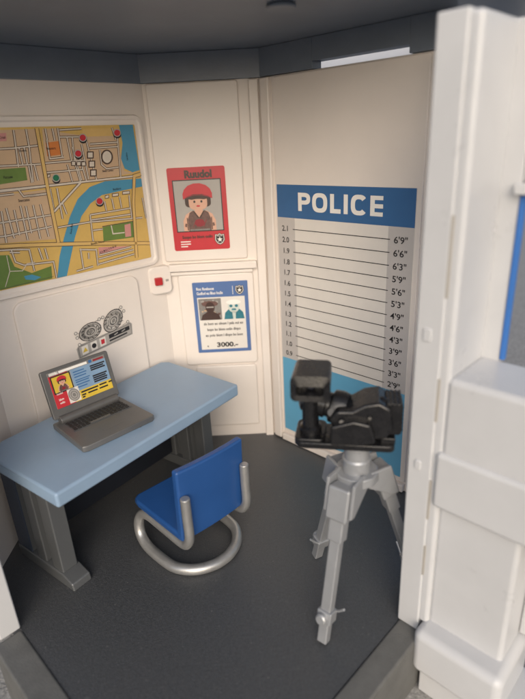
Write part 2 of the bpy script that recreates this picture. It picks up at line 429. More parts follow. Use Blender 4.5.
# ---- police height chart on the wall right of the corner
s = Sticker(-.0007)
W0, W1 = .049, .505
s.back(rrect(W0, W1, .046, .8715, .004, 3), 'p_paper')
s.rect(W0+.001, W1-.001, .7765, .8705, 'p_dblue')
s.rect(W0+.001, W1-.001, .047, .320, 'p_lblue')
s.rect(W0+.001, .117, .320, .7765, 'p_cgrey'); s.rect(.431, W1-.001, .320, .7765, 'p_cgrey')
def letters(s, x, z, h, m, k):
    """heavy sans capitals built from filled outlines: P O L I C E"""
    w = h*.26                                             # stem
    def ring(x0, x1, z0, z1, r0, a0=0, a1=360, n=40, kk=k):
        cx, cz = (x0+x1)/2, (z0+z1)/2; out = []
        def pt(a, hx, hz):
            c, q = math.cos(a), math.sin(a); e = .72
            return (cx + hx*math.copysign(abs(c)**e, c), cz + hz*math.copysign(abs(q)**e, q))
        N = max(4, int(n*(a1-a0)/360))
        for i in range(N):
            A, B = rad(a0+(a1-a0)*i/N), rad(a0+(a1-a0)*(i+1)/N)
            s.poly([pt(A, (x1-x0)/2, (z1-z0)/2), pt(B, (x1-x0)/2, (z1-z0)/2), pt(B, (x1-x0)/2-w, (z1-z0)/2-w*.86), pt(A, (x1-x0)/2-w, (z1-z0)/2-w*.86)], m, kk)
    R_ = lambda a, b_, c, d, kk=k: s.rect(a, b_, c, d, m, kk)
    hx = h*1.13; g = h*.19
    R_(x, x+w, z, z+h); ring(x-.10*hx, x+.78*hx, z+.36*h, z+h, 0, -90, 90, 40, k+1); R_(x+w*.5, x+.36*hx, z+.36*h, z+.36*h+w*.86, k+1); R_(x+w*.5, x+.36*hx, z+h-w*.86, z+h, k+1); x += .78*hx + g*.7
    ring(x, x+.92*hx, z-.015*h, z+1.015*h, 0); x += .92*hx + g
    R_(x, x+w, z, z+h); R_(x+w*.9, x+.62*hx, z, z+w*.88, k+1); x += .62*hx + g
    R_(x, x+w, z, z+h); x += w + g
    ring(x, x+.88*hx, z-.015*h, z+1.015*h, 0, 38, 322); x += .88*hx + g
    R_(x, x+w, z, z+h)
    for q in (0, (1-.21)/2*h, h-.205*h): R_(x+w*.9, x+.66*hx, z+q, z+q+.205*h, k+1)
letters(s, .132, .7985, .0510, 'p_white', 2)
lm = ['2.1', '2.0', '1.9', '1.8', '1.7', '1.6', '1.5', '1.4', '1.3', '1.2', '1.1', '1.0', '0.9']
rm = ['6\'9"', '6\'6"', '6\'3"', '5\'9"', '5\'6"', '5\'3"', '4\'9"', '4\'6"', '4\'3"', '3\'9"', '3\'6"', '3\'3"', '2\'9"']
for i in range(13):
    z = .7435 - i*(.7435-.3385)/12
    s.rect(.109, .437, z-.0011, z+.0011, 'p_black', 2)
    s.text(lm[i], .080, z-.0065, .0165, 'p_black', 3, bold=.02, sx=1.0)
    s.text(rm[i], .468, z-.0085, .0175, 'p_black', 3, bold=.018, sx=1.1)
chart = s.finish('height_chart', c23, rad(-45))
tag(chart, 'tall height chart headed POLICE with a blue band and numbered black lines', 'height chart')

# ---- a portrait head used by the red poster and, smaller, by the laptop
def portrait(s, cx, z0, w, k=2, bg='p_grey'):
    u = w
    # shoulders, arms, vest
    s.poly([(cx-.42*u, z0), (cx-.42*u, z0+.26*u), (cx-.34*u, z0+.42*u), (cx-.20*u, z0+.50*u), (cx+.20*u, z0+.50*u), (cx+.34*u, z0+.42*u), (cx+.42*u, z0+.26*u), (cx+.42*u, z0)], 'p_skin', k)
    s.poly([(cx-.29*u, z0), (cx-.30*u, z0+.30*u), (cx-.24*u, z0+.46*u), (cx-.14*u, z0+.52*u), (cx, z0+.34*u), (cx+.14*u, z0+.52*u), (cx+.24*u, z0+.46*u), (cx+.30*u, z0+.30*u), (cx+.29*u, z0)], 'p_brown', k+1)
    s.poly(disc(cx, z0+.20*u, .13*u, .10*u, 12), 'p_dred', k+2)
    s.rect(cx-.26*u, cx+.26*u, z0+.005*u, z0+.045*u, 'p_mid', k+2)
    s.poly([(cx-.11*u, z0+.46*u), (cx, z0+.36*u), (cx+.11*u, z0+.46*u), (cx+.10*u, z0+.58*u), (cx-.10*u, z0+.58*u)], 'p_skin', k+2)
    # hair, face, beret
    s.poly(rrect(cx-.33*u, cx+.33*u, z0+.60*u, z0+.98*u, .10*u), 'p_hair', k+3)
    s.poly(rrect(cx-.235*u, cx+.235*u, z0+.54*u, z0+.90*u, .13*u), 'p_skin', k+4)
    s.poly([(cx-.23*u, z0+.80*u), (cx-.16*u, z0+.785*u), (cx-.05*u, z0+.80*u), (cx+.05*u, z0+.80*u), (cx+.16*u, z0+.785*u), (cx+.24*u, z0+.80*u), (cx+.22*u, z0+.94*u), (cx-.22*u, z0+.94*u)], 'p_hair', k+5)
    for e in (-.09, .09): s.poly(disc(cx+e*u, z0+.735*u, .028*u, .032*u, 10), 'p_black', k+6)
    s.poly(disc(cx, z0+.625*u, .05*u, .022*u, 10), 'p_red', k+6)
    for sg in (-1, 1):
        s.poly([(cx+sg*.34*u, z0+.10*u), (cx+sg*.39*u, z0+.12*u), (cx+sg*.37*u, z0+.20*u), (cx+sg*.33*u, z0+.19*u)], 'p_brown', k+1)
        s.poly([(cx+sg*.30*u, z0+.02*u), (cx+sg*.325*u, z0+.02*u), (cx+sg*.325*u, z0+.34*u), (cx+sg*.305*u, z0+.34*u)], 'p_hair', k+2)
        s.line([(cx+sg*.02*u, z0+.33*u), (cx+sg*.13*u, z0+.50*u)], .03*u, 'p_hair', k+3)
    for q_ in range(4): s.line([(cx-.17*u+.09*u*q_, z0+.10*u), (cx-.09*u+.09*u*q_, z0+.28*u)], .016*u, 'p_dred', k+3)
    top = [(cx-.37*u, z0+.80*u), (cx-.375*u, z0+.93*u), (cx-.33*u, z0+1.04*u), (cx-.23*u, z0+1.13*u), (cx-.08*u, z0+1.18*u), (cx+.08*u, z0+1.18*u), (cx+.23*u, z0+1.13*u), (cx+.33*u, z0+1.04*u), (cx+.375*u, z0+.93*u), (cx+.37*u, z0+.80*u), (cx+.27*u, z0+.87*u), (cx+.12*u, z0+.915*u), (cx-.12*u, z0+.915*u), (cx-.27*u, z0+.87*u)]
    s.poly([(cx-.375*u, z0+.80*u), (cx-.36*u, z0+.90*u), (cx+.36*u, z0+.90*u), (cx+.375*u, z0+.80*u), (cx+.27*u, z0+.84*u), (cx+.12*u, z0+.885*u), (cx-.12*u, z0+.885*u), (cx-.27*u, z0+.84*u)], 'p_dred', k+6)
    s.poly(top, 'p_red', k+7)

# ---- red poster
s = Sticker(-.0007)
X0, X1, Z0, Z1 = x0-.2585, x0-.085, .682, .929
s.back(rrect(X0, X1, Z0, Z1, .006, 4), 'p_red')
cx = (X0+X1)/2
s.text('Ruudol', cx+.006, Z1-.030, .0215, 'p_hair', 2, bold=.075, sx=.98)
ph = (X0+.016, X1-.017, Z0+.060, Z1-.038)
s.rect(ph[0]-.003, ph[1]+.003, ph[2]-.003, ph[3]+.003, 'p_black', 1)
s.rect(*ph, 'p_grey', 2)
portrait(s, cx-.001, ph[2], .119, 3)
s.text('Scopo bo blom oolin', cx-.012, Z0+.037, .0095, 'p_hair', 2, bold=.055, sx=.86)
for i, l in enumerate((.031, .031, .021)):
    s.rect(X0+.021, X0+.021+l, Z0+.026-i*.0075, Z0+.029-i*.0075, 'p_white', 2)
s.badge(X1-.030, Z0+.032, .0165)
tag(s.finish('poster', c12, rad(a2)), 'red wanted poster with a portrait in a red beret, upper of the two posters', 'poster', 'wanted posters')

# ---- blue poster
s = Sticker(-.0007)
X0, X1, Z0, Z1 = x0-.2165, x0-.0375, .333, .577
s.back(rrect(X0, X1, Z0, Z1, .003, 3), 'p_pblue')
s.text('Roc Rodouos', X0+.012, Z1-.026, .0095, 'p_white', 2, 'LEFT', .03, .80)
s.text('Gudlod eu Bluo Inulle', X0+.012, Z1-.041, .0095, 'p_white', 2, 'LEFT', .03, .74)
s.rect(X1-.050, X1-.0485, Z1-.044, Z1-.016, 'p_white', 2)
s.badge(X1-.027, Z1-.029, .0145)
s.rect(X0+.012, X1-.012, Z0+.011, Z1-.051, 'p_paper', 1)
px0, px1, pz0, pz1 = X0+.015, X0+.089, Z1-.128, Z1-.055      # left photograph: a dark hatted figure
s.rect(px0, px1, pz0, pz1, 'p_mid', 2)
rr = random.Random(8)
for i in range(26):
    x = px0 + .006 + rr.random()*(px1-px0-.014); z = pz0 + .018 + rr.random()*(pz1-pz0-.024)
    s.poly(disc(x, z, .003+rr.random()*.004, .002+rr.random()*.002, 7), rr.choice(['p_brown', 'p_grey', 'p_brown', 'p_tan']), 3)
s.poly(disc((px0+px1)/2, pz1-.018, .027, .010), 'p_brown', 4); s.poly(disc((px0+px1)/2, pz1-.030, .015, .019), 'p_hair', 5)
s.poly([(px0+.004, pz0), (px0+.010, pz0+.018), (px0+.026, pz0+.028), (px1-.026, pz0+.028), (px1-.010, pz0+.018), (px1-.004, pz0)], 'p_hair', 6)
s.rect((px0+px1)/2-.012, (px0+px1)/2+.012, pz1-.031, pz1-.027, 'p_grey', 6)
qx0, qx1 = X0+.094, X1-.014                                  # right photograph: a pale negative
s.rect(qx0, qx1, pz0, pz1, 'p_paper', 2); qc = (qx0+qx1)/2
s.poly([(qx0+.002, pz0), (qx0+.006, pz0+.022), (qx0+.018, pz0+.034), (qx1-.018, pz0+.034), (qx1-.006, pz0+.022), (qx1-.002, pz0)], 'p_teal', 3)
s.poly(disc(qc, pz0+.044, .019, .022), 'p_pale', 4); s.poly(disc(qc, pz0+.058, .024, .008), 'p_white', 5)
for e in (-.009, .009): s.poly(disc(qc+e, pz0+.045, .0055, .005, 10), 'p_teal', 5)
s.poly([(qc-.006, pz0+.036), (qc+.006, pz0+.036), (qc+.008, pz0+.030), (qc-.008, pz0+.030)], 'p_teal', 5)
s.poly([(qc-.004, pz0), (qc-.006, pz0+.026), (qc+.006, pz0+.026), (qc+.004, pz0)], 'p_pale', 4)
for i, t in enumerate(('do bom eo olnom l pala oui eo', 'bopo bo blom oolin dlopo', 'eo polo blom l dlopo bo bom')):
    s.text(t, (X0+X1)/2 + .002, Z1-.146-i*.0205, .0095, 'p_black', 2, bold=.032, sx=.80)
s.text('a', X0+.034, Z0+.020, .008, 'p_black', 2, bold=.04)
s.text('3000.-', (X0+X1)/2+.010, Z0+.019, .0165, 'p_black', 2, bold=.05, sx=1.25)
tag(s.finish('poster', c12, rad(a2)), 'blue reward poster reading 3000, lower of the two posters above the desk', 'poster', 'wanted posters')

# ---- city map (drawn in the map sheet's own grid, 525 x 480, then laid on its tray)
MX0, MX1, MZ0, MZ1 = .018, .5, .672, 1.052
# the grid of the drawing maps to the sheet by four corner pairs
def homog(src, dst):
    A = []; bv = []
    for (x, y), (u, v) in zip(src, dst):
        A.append([x, y, 1, 0, 0, 0, -u*x, -u*y]); bv.append(u)
        A.append([0, 0, 0, x, y, 1, -v*x, -v*y]); bv.append(v)
    n = 8
    for i in range(n):
        p = max(range(i, n), key=lambda r: abs(A[r][i])); A[i], A[p] = A[p], A[i]; bv[i], bv[p] = bv[p], bv[i]
        for r in range(n):
            if r != i:
                f = A[r][i]/A[i][i]
                A[r] = [a - f*c for a, c in zip(A[r], A[i])]; bv[r] -= f*bv[i]
    h = [bv[i]/A[i][i] for i in range(n)]
    return lambda x, y: ((h[0]*x+h[1]*y+h[2])/(h[6]*x+h[7]*y+1), (h[3]*x+h[4]*y+h[5])/(h[6]*x+h[7]*y+1))
H = homog([(0, 88), (430, 50), (497, 478), (0, 590)], [(.122, 1.046), (MX1-.008, 1.051), (MX1, .674), (.04, .674)])
def hp(pts): return [tuple(H(*p)) for p in pts]
def clampm(pts): return [(min(max(x, MX0+.0005), MX1-.0005), min(max(z, MZ0+.0005), MZ1-.0005)) for x, z in pts]
s = Sticker(0.)
s.back(rrect(MX0, MX1, MZ0, MZ1, .004, 3), 'p_och')
P_ = lambda pts, m, k: s.poly(clampm(hp(pts)), m, k)
P_([(-70, 92), (118, 78), (150, 262), (-70, 300)], 'p_tan', 1)
P_([(136, 78), (190, 72), (195, 85), (270, 92), (385, 80), (392, 150), (405, 200), (440, 205), (262, 240), (152, 258)], 'p_tan', 1)
P_([(-70, 300), (150, 268), (178, 425), (-70, 450)], 'p_tan', 1)
P_([(268, 70), (380, 62), (370, 88), (262, 96)], 'p_och2', 2)
P_([(385, 45), (432, 48), (456, 195), (432, 203), (405, 192), (393, 160), (398, 110)], 'p_river', 2)
P_([(462, 222), (466, 248), (400, 263), (330, 280), (292, 308), (262, 350), (240, 420), (225, 490), (214, 545), (183, 553), (190, 480), (205, 420), (225, 350), (250, 295), (290, 255), (340, 235), (400, 228)], 'p_river', 2)
P_([(-60, 216), (82, 200), (88, 240), (-60, 268)], 'p_green', 2)
P_([(-60, 484), (28, 478), (45, 515), (100, 535), (163, 512), (166, 552), (-60, 604)], 'p_green', 2)
P_([(75, 545), (100, 540), (130, 548), (110, 558), (80, 556)], 'p_river', 3)
P_([(332, 384), (433, 362), (437, 415), (335, 430)], 'p_green', 2)
P_([(147, 120), (193, 112), (200, 155), (152, 163)], 'p_oran', 2)
P_([(318, 450), (425, 444), (320, 478)], 'p_pink', 2)
P_([(405, 375), (425, 370), (428, 412), (408, 415)], 'p_pink', 3)
P_([(-40, 100), (22, 95), (24, 120), (-40, 126)], 'p_pink', 2)
wid = .0049
def road(pts, w=1., col='p_road', k=3):
    q = clampm(hp(pts)); s.line(q, wid*w*1.0 + .0030, 'p_line', k); s.line(q, wid*w, col, k+2)
def edge(pts, w=.0015): s.line(clampm(hp(pts)), w, 'p_line', 4)
minor = [
 [(0, 275), (150, 255), (262, 240), (455, 213)], [(262, 240), (172, 340)], [(-60, 152), (40, 142), (122, 130)], [(-60, 205), (130, 188)],
 [(45, 85), (60, 200)], [(84, 80), (95, 140)], [(62, 140), (74, 195)], [(78, 138), (88, 192)], [(94, 136), (106, 245)], [(110, 190), (122, 240)],
 [(92, 195), (102, 248)], [(140, 185), (270, 170)], [(145, 215), (265, 200)], [(185, 72), (200, 165)], [(150, 110), (160, 170), (205, 163)], [(145, 75), (152, 112)],
 [(168, 74), (176, 112)], [(190, 78), (262, 70)], [(192, 100), (262, 96)], [(215, 100), (232, 185)], [(232, 100), (240, 180)], [(232, 130), (262, 235)],
 [(262, 120), (285, 230)], [(216, 186), (232, 240)], [(240, 180), (258, 238)], [(252, 150), (278, 236)], [(290, 118), (380, 108)], [(288, 132), (382, 122)], [(322, 135), (328, 182), (345, 195), (385, 188)],
 [(362, 62), (375, 100)], [(380, 92), (392, 220)], [(278, 108), (312, 234)],
 [(-60, 388), (165, 348)], [(-60, 428), (20, 418), (165, 385)], [(20, 330), (45, 425)], [(45, 335), (62, 415)], [(65, 322), (88, 430)], [(82, 322), (100, 408)], [(105, 318), (128, 425)], [(128, 315), (155, 418)],
 [(5, 340), (20, 440)], [(-60, 300), (45, 285)], [(95, 290), (150, 282), (155, 262)], [(60, 272), (75, 292), (150, 280)],
 [(182, 262), (200, 360)], [(200, 310), (214, 345)], [(160, 265), (172, 330)], [(185, 388), (290, 368), (465, 350)], [(290, 345), (300, 430)], [(290, 345), (425, 320)], [(292, 362), (425, 340)], [(425, 318), (430, 355)],
 [(338, 300), (344, 330)], [(362, 290), (370, 325)], [(388, 285), (395, 320)], [(420, 278), (424, 318)], [(465, 285), (478, 352)], [(300, 395), (332, 390)],
 [(-60, 468), (62, 460), (95, 460)], [(35, 462), (48, 500), (75, 510), (170, 498), (180, 550)], [(92, 460), (108, 528)], [(122, 455), (135, 492)], [(142, 455), (152, 490)], [(30, 470), (62, 470)],
 [(245, 528), (300, 512)], [(258, 455), (268, 520)], [(255, 458), (310, 458)], [(310, 455), (316, 510)], [(285, 468), (286, 488)], [(318, 488), (435, 456)], [(318, 505), (438, 470)], [(320, 475), (428, 446)],
]
for r in minor: road(r, .62)
road([(0, 278), (152, 256), (262, 240), (455, 213)], .95, k=4); road([(258, 243), (172, 338)], .95, k=4)
for r in ([(118, 76), (153, 270), (186, 436)], [(-60, 456), (60, 447), (300, 437), (498, 432)], [(462, 207), (437, 215), (434, 300), (446, 482)]):
    road(r, 1.7, 'p_och2', 6)
edge([(330, 382), (435, 362)], .002); edge([(0, 588), (170, 545)], .001)
s.line(clampm(hp([(20, 480), (30, 530), (15, 580)])), .0018, 'p_road', 5); s.line(clampm(hp([(30, 530), (70, 528), (85, 505), (110, 500)])), .0018, 'p_road', 5)
s.line(clampm(hp([(360, 378), (366, 405), (405, 400)])), .0034, 'p_road', 5)
for x, y, a in ((290, 153, 18), (295, 182, 18), (300, 210, 18), (235, 182, 12), (252, 182, 12), (268, 182, 12)):
    P_([(x-a*.62, y-a*.62), (x+a*.62, y-a*.68), (x+a*.62, y+a*.60), (x-a*.62, y+a*.66)], 'p_line', 9)
    P_([(x-a*.42, y-a*.42), (x+a*.42, y-a*.48), (x+a*.42, y+a*.40), (x-a*.42, y+a*.46)], 'p_road', 10)
for x0_, x1_, y_ in ((338, 352, 286), (362, 384, 279), (396, 422, 271), (150, 160, 225)):
    P_([(x0_, y_-5), (x1_, y_-8), (x1_, y_+3), (x0_, y_+6)], 'p_line', 9); P_([(x0_+2, y_-3), (x1_-2, y_-6), (x1_-2, y_+1), (x0_+2, y_+4)], 'p_road', 10)
P_(disc(345, 157, 20, 24), 'p_line', 9); P_(disc(345, 157, 15, 19), 'p_road', 10)
def pin(x, y, c):
    P_(disc(x+1, y+6, 13, 12, 14), 'p_black', 11); P_(disc(x, y, 13, 13, 14), 'p_grey', 12); P_(disc(x, y, 10, 10, 14), c, 13)  # black disc underneath is the pin's shadow, drawn in ink
for x, y in ((265, 99), (378, 78), (250, 150), (320, 300)): pin(x, y, 'p_red')
pin(178, 230, 'p_dgreen')
# small lettering
def mtext(t, x, y, h, rot=0., sx=.8):
    u, v = H(x, y); s.text(t, u, v, h, 'p_black', 11, 'LEFT', .01, sx, rot)
mtext('Polunora', 148, 142, .0062); mtext('Parcuse', 12, 238, .0065); mtext('Steccatto', 58, 310, .007); mtext('Stadio Caretto', 330, 206, .006, 0, .7)
mtext('Boulldoro', 365, 264, .006, .02); mtext('Bovellin Avenue', 292, 442, .0060, 0, .8); mtext('Rivolo Bluo', 228, 408, .0055, 1.25); mtext('Lacolora', 415, 165, .0055, 1.55); mtext('Crusl', 0, 114, .0060)
mtext('H A M A L T O W N', 322, 470, .0062, .17, .74); mtext('Ecolora', 62, 152, .0055)
tag(s.finish('city_map', c01, rad(45)), 'yellow city street map with blue river and red pins on the left wall', 'map')

# ---- handcuff sticker beside the laptop
s = Sticker(-.0036)
g0, g1 = Vector((.208, .447)), Vector((.393, .470))
def rp(u, v): return (g0.x + (g1.x-g0.x)*u - 0*v, g0.y + (g1.y-g0.y)*u + v)
s.back([rp(0, -.020), rp(1.0, -.020), rp(1.015, .014), rp(.985, .020), rp(.03, .020), rp(-.015, .012)], 'p_grey')
s.poly([rp(.01, -.018), rp(.99, -.018), rp(1.0, .012), rp(.98, .018), rp(.03, .018), rp(0, .012)], 'p_mid', 1)
s.poly([rp(.025, -.015), rp(.975, -.015), rp(.98, .015), rp(.03, .015)], 'p_grey', 2)
for u0, c, kind in ((.12, 'p_yel', 't'), (.28, 'p_dblue', 'c'), (.44, 'p_red', 's')):
    s.poly([rp(u0-.055, -.013), rp(u0+.055, -.013), rp(u0+.055, .013), rp(u0-.055, .013)], 'p_paper', 3)
    x, z = rp(u0, 0)
    if kind == 't': s.poly([(x-.008, z-.007), (x+.008, z-.005), (x+.001, z+.008)], c, 4)
    elif kind == 'c': s.poly(disc(x, z, .0075), 'p_black', 4)
    else: s.poly([rp(u0-.030, -.007), rp(u0+.030, -.007), rp(u0+.034, .007), rp(u0-.030, .008)], c, 4)
s.poly([rp(.56, -.001), rp(.955, -.001), rp(.955, .012), rp(.56, .012)], 'p_black', 3)
s.poly([rp(.56, -.010), rp(.90, -.010), rp(.90, -.005), rp(.56, -.005)], 'p_black', 3)
for u in (.66, .80): s.line([rp(u, .004), rp(u+.07, .007)], .003, 'p_grey', 4)
for (cx_, cz_, rx, rz_, rot) in ((.256, .499, .037, .026, .2), (.334, .511, .039, .028, .75)):
    s.poly(disc(cx_, cz_, rx, rz_, 28, rot), 'p_black', 1)
    for q, c_ in ((.93, 'p_grey'), (.80, 'p_mid'), (.74, 'p_paper'), (.58, 'p_mid'), (.52, 'p_grey'), (.36, 'p_black'), (.30, 'p_paper'), (.18, 'p_mid')):
        s.poly(disc(cx_, cz_, rx*q, rz_*q, 24, rot), c_, 2 + int((1-q)*11))
    for i in range(12):
        a = 2*PI*i/12
        p1 = Vector((cx_ + rx*.60*math.cos(a), cz_ + rz_*.60*math.sin(a))); p2 = Vector((cx_ + rx*.86*math.cos(a+.2), cz_ + rz_*.86*math.sin(a+.2)))
        s.line([p1, p2], .0018, 'p_black', 12)
for x, z in ((.211, .506), (.213, .492), (.290, .528), (.302, .530), (.366, .545), (.374, .531), (.216, .470), (.382, .494)):
    s.poly(disc(x, z, .0052, .0052, 12), 'p_mid', 3); s.poly(disc(x, z, .0032, .0032, 12), 'p_paper', 4)
    s.line([(x, z), (x + (.02 if x < .29 else -.02), z-.006)], .0014, 'p_mid', 2)
tag(s.finish('handcuff_sticker', c01, rad(45)), 'sticker of grey handcuffs over a control strip on the wall above the laptop', 'sticker')

# ------------------------------------------------------------------ desk
desk = thing('desk', 'light blue topped toy desk with grey legs along the map wall', 'desk', (-.451, .918, 0), rad(52.84))
dz0, dz1 = .287, .325
top = [(0, 0), (.618, 0), (.637, .308), (.620, .332), (.05, .316), (.0, .256)]
b = MB(); b.prism(top, dz0, dz1, 'z', 'desk'); b.build('desktop', desk, .007, 4)
def desk_leg(xa, sgn):
    b = MB()
    # sloped foot bar
    b.prism([(.058, 0), (.296, 0), (.296, .034), (.098, .034), (.062, .021)], xa, xa+.052, 'x', 'gun')
    b.box(xa+.004, xa+.046, .098, .140, .033, dz0-.001, 'gun')        # front upright
    b.box(xa+.004, xa+.046, .168, .206, .033, dz0-.001, 'gun')        # middle upright
    b.box(xa+.004, xa+.046, .232, .292, .033, dz0-.001, 'gun')
    b.box(xa+.018, xa+.036, .120, .270, .033, dz0-.001, 'gun')        # web between them
    leg = b.build('leg', desk, .004, 3)
    p = MB(); p.box(xa+.002 if sgn < 0 else xa+.030, xa+.0045 if sgn < 0 else xa+.050, .228, .2925, .036, dz0-.0015, 'navy'); p.build('side_panel', leg, .001, 2)
desk_leg(.020, -1); desk_leg(.545, 1)
b = MB(); b.box(.073, .544, .244, .258, .045, dz0-.001, 'dark'); b.build('back_panel', desk, .002, 2)  # panel coloured almost black to deepen the shade below the desktop
b = MB(); b.box(.30, .46, .226, .243, .168, .182, 'gun'); b.build('short_bar', desk, .003, 2)  # short grey bar below the desktop
for xm, ym, am in ((.292, .060, .3), (.300, .064, -.4), (.308, .061, .9)):
    b = MB(); b.box(-.004, .004, -.0008, .0008, 0, .0007, 'key', Matrix.Translation((xm, ym, dz1-.0001)) @ Matrix.Rotation(am, 4, 'Z')); b.build('scratch', desk, smooth=False)
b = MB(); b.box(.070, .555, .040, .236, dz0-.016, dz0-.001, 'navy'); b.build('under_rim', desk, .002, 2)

# ------------------------------------------------------------------ laptop
lz = dz1 + .0005
lap = thing('laptop', 'open grey toy laptop with a coloured record on screen, on the desk', 'laptop', (-.540, 1.189, lz), rad(45.4))
lw = .193
# local x along the hinge, local y away from the viewer's side (hinge at y=0, front edge at y=-.165)
b = MB(); b.prism([(-.011, -.154), (.002, -.160), (lw-.008, -.160), (lw+.002, -.154), (lw+.002, .012), (-.004, .012)], 0, .017, 'z', 'lap'); base = b.build('base', lap, .004, 3)
b = MB(); b.prism([(.012, -.074), (lw-.012, -.074), (lw-.014, -.016), (.014, -.016)], .0168, .0180, 'z', 'gun'); kb = b.build('keyboard', base, .0)
keys = MB()
for r in range(5):
    y = -.0695 + r*.0108; n = 14
    for i in range(n):
        if r == 0 and 4 <= i <= 8:
            if i == 4: keys.box(.016 + i*.0116, .016 + 9*.0116 - .0025, y, y+.0080, .0175, .0202, 'lap')
            continue
        xx = .016 + i*.0116 + (r % 2)*.0012
        keys.box(xx, xx+.0092, y, y+.0080, .0175, .0202, 'key')
keys.build('keys', kb, .0012, 2)
b = MB(); b.box(.064, .124, -.128, -.088, .0168, .0176, 'lap'); b.build('touchpad', base, .0005, 1)
b = MB(); b.cyl((.012, 0, .022), (lw-.012, 0, .022), .0115, 'lap', 20); b.build('hinge', lap, .002)
tilt = math.atan2(.0305, .1235); Ls = .134
scr = Matrix.Translation((0, .002, .022)) @ Matrix.Rotation(-tilt, 4, 'X')
b = MB(); b.prism(rrect(0, lw, .004, Ls, .006, 4), 0, .011, 'y', 'lap'); lid = b.build('lid', lap, .003, 3, mx=scr)
s = Sticker(-.0002)
a0, a1, e0, e1 = .016, lw-.014, .030, Ls-.008
s.back([(a0, e0+.0), (a1, e0), (a1, e1), (a0, e1)], 'p_grey')
s.rect(a0, a0+.052, e0, e1-.008, 'p_red', 1); s.rect(a0, a1, e1-.010, e1, 'p_mid', 1)
s.rect(a0+.030, a0+.110, e1-.0085, e1-.002, 'p_white', 2); s.rect(a0+.004, a0+.024, e1-.0085, e1-.0015, 'p_paper', 2); s.text('Id', a0+.024, e1-.0085, .007, 'p_white', 3, bold=.04)
s.rect(a0+.115, a0+.124, e1-.009, e1-.001, 'p_dblue', 2); s.rect(a0+.128, a1-.004, e1-.008, e1-.003, 'p_dred', 2)
s.rect(a0+.060, a1, e0+.026, e1-.010, 'p_scr', 2); s.rect(a0+.052, a1, e0, e0+.026, 'p_yel', 2)
s.rect(a0+.004, a0+.058, e1-.058, e1-.011, 'p_black', 3); s.rect(a0+.007, a0+.055, e1-.055, e1-.014, 'p_yel', 4); portrait(s, a0+.031, e1-.055, .034, 5)
s.rect(a0+.036, a0+.068, e0+.002, e0+.040, 'p_paper', 3)
for i in range(5): s.poly(disc(a0+.052, e0+.021, .015-.0027*i, .0175-.003*i, 18, .4), ('p_mid', 'p_grey')[i % 2], 4+i)
s.text('Ruudol', a0+.017, e0+.035, .0055, 'p_white', 3, bold=.03, sx=.75); s.text('blom', a0+.017, e0+.019, .0060, 'p_white', 3, bold=.03, sx=.8); s.text('oolin', a0+.017, e0+.010, .0060, 'p_white', 3, bold=.03, sx=.8)
rr = random.Random(3)
for i, z in enumerate((e1-.020, e1-.027, e1-.034, e1-.048, e1-.055, e1-.062)):
    s.rect(a0+.066, a0+.094+rr.random()*.016, z, z+.0028, 'p_dblue', 3)
for z in (e1-.016, e1-.0215, e1-.027, e1-.044, e1-.0495, e1-.055, e1-.0605):
    s.rect(a1-.048, a1-.004-rr.random()*.006, z-.004, z, 'p_black', 3)
s.rect(a0+.066, a1-.055, e1-.0425, e1-.040, 'p_dblue', 3)
for x_, l_, z_ in ((.072, .050, .018), (.126, .022, .019), (.072, .012, .010), (.090, .028, .010), (.124, .026, .010), (.072, .008, .004), (.154, .010, .018)):
    s.rect(a0+x_, a0+x_+l_, e0+z_, e0+z_+.004, 'p_black', 3)
for v in s.bm.verts: v.co = scr @ v.co
so = s.build('screen', lid, smooth=False)

# ------------------------------------------------------------------ chair
ch = thing('chair', 'blue plastic chair on a bent silver tube frame facing the desk', 'chair', (-.207, 1.1225, 0), rad(43))
b = MB()
def yc(x): return -.006*(1 - (x/.098)**2)        # backrest is slightly hollow
N = 14
b.prism([(-.100, -.095), (.100, -.095), (.102, .092), (.098, .112), (.086, .122), (-.086, .122), (-.098, .112), (-.102, .092)], .121, .142, 'z', 'chair')
b.build('seat', ch, .007, 4)
b = MB(); k = b.mi('chair'); rows = []
for side in (0, 1):
    cols = []
    for i in range(N+1):
        x = -.099 + .198*i/N
        y = -.078 + yc(x) - side*.021
        cols.append([b.bm.verts.new((x, y - .010*(z-.122)/.2, z)) for z in (.122, .18, .25, .322)])
    rows.append(cols)
A, B = rows
for i in range(N):
    for j in range(3):
        b.bm.faces.new((A[i][j], A[i+1][j], A[i+1][j+1], A[i][j+1])).material_index = k
        b.bm.faces.new((B[i][j], B[i][j+1], B[i+1][j+1], B[i+1][j])).material_index = k
    b.bm.faces.new((A[i][3], A[i+1][3], B[i+1][3], B[i][3])).material_index = k
    b.bm.faces.new((A[i][0], B[i][0], B[i+1][0], A[i+1][0])).material_index = k
for j in range(3):
    b.bm.faces.new((A[0][j], A[0][j+1], B[0][j+1], B[0][j])).material_index = k
    b.bm.faces.new((A[N][j], B[N][j], B[N][j+1], A[N][j+1])).material_index = k
b.build('backrest', ch, .006, 4)
def catmull(pts, n=8):
    pts = [Vector(p) for p in pts]; out = []
    for i in range(len(pts)-1):
        p0 = pts[max(i-1, 0)]; p1 = pts[i]; p2 = pts[i+1]; p3 = pts[min(i+2, len(pts)-1)]
        for j in range(n):
            t = j/n
            out.append(.5*((2*p1) + (p2-p0)*t + (2*p0-5*p1+4*p2-p3)*t*t + (3*p1-p0-3*p2+p3)*t**3))
    out.append(pts[-1]); return out
rt_ = .0138; rr_ = .105
half = [(-.090, -.118, .256), (-.090, -.118, .20), (-.090, -.118, .148), (-.090, -.108, .122), (-.090, -.085, .108), (-.090, 0, .107), (-.091, .062, .107), (-.094, .094, .096), (-.099, .108, .065), (-.104, .098, .034), (-.107, .066, .0175), (-.1065, .02, rt_+.0005)]
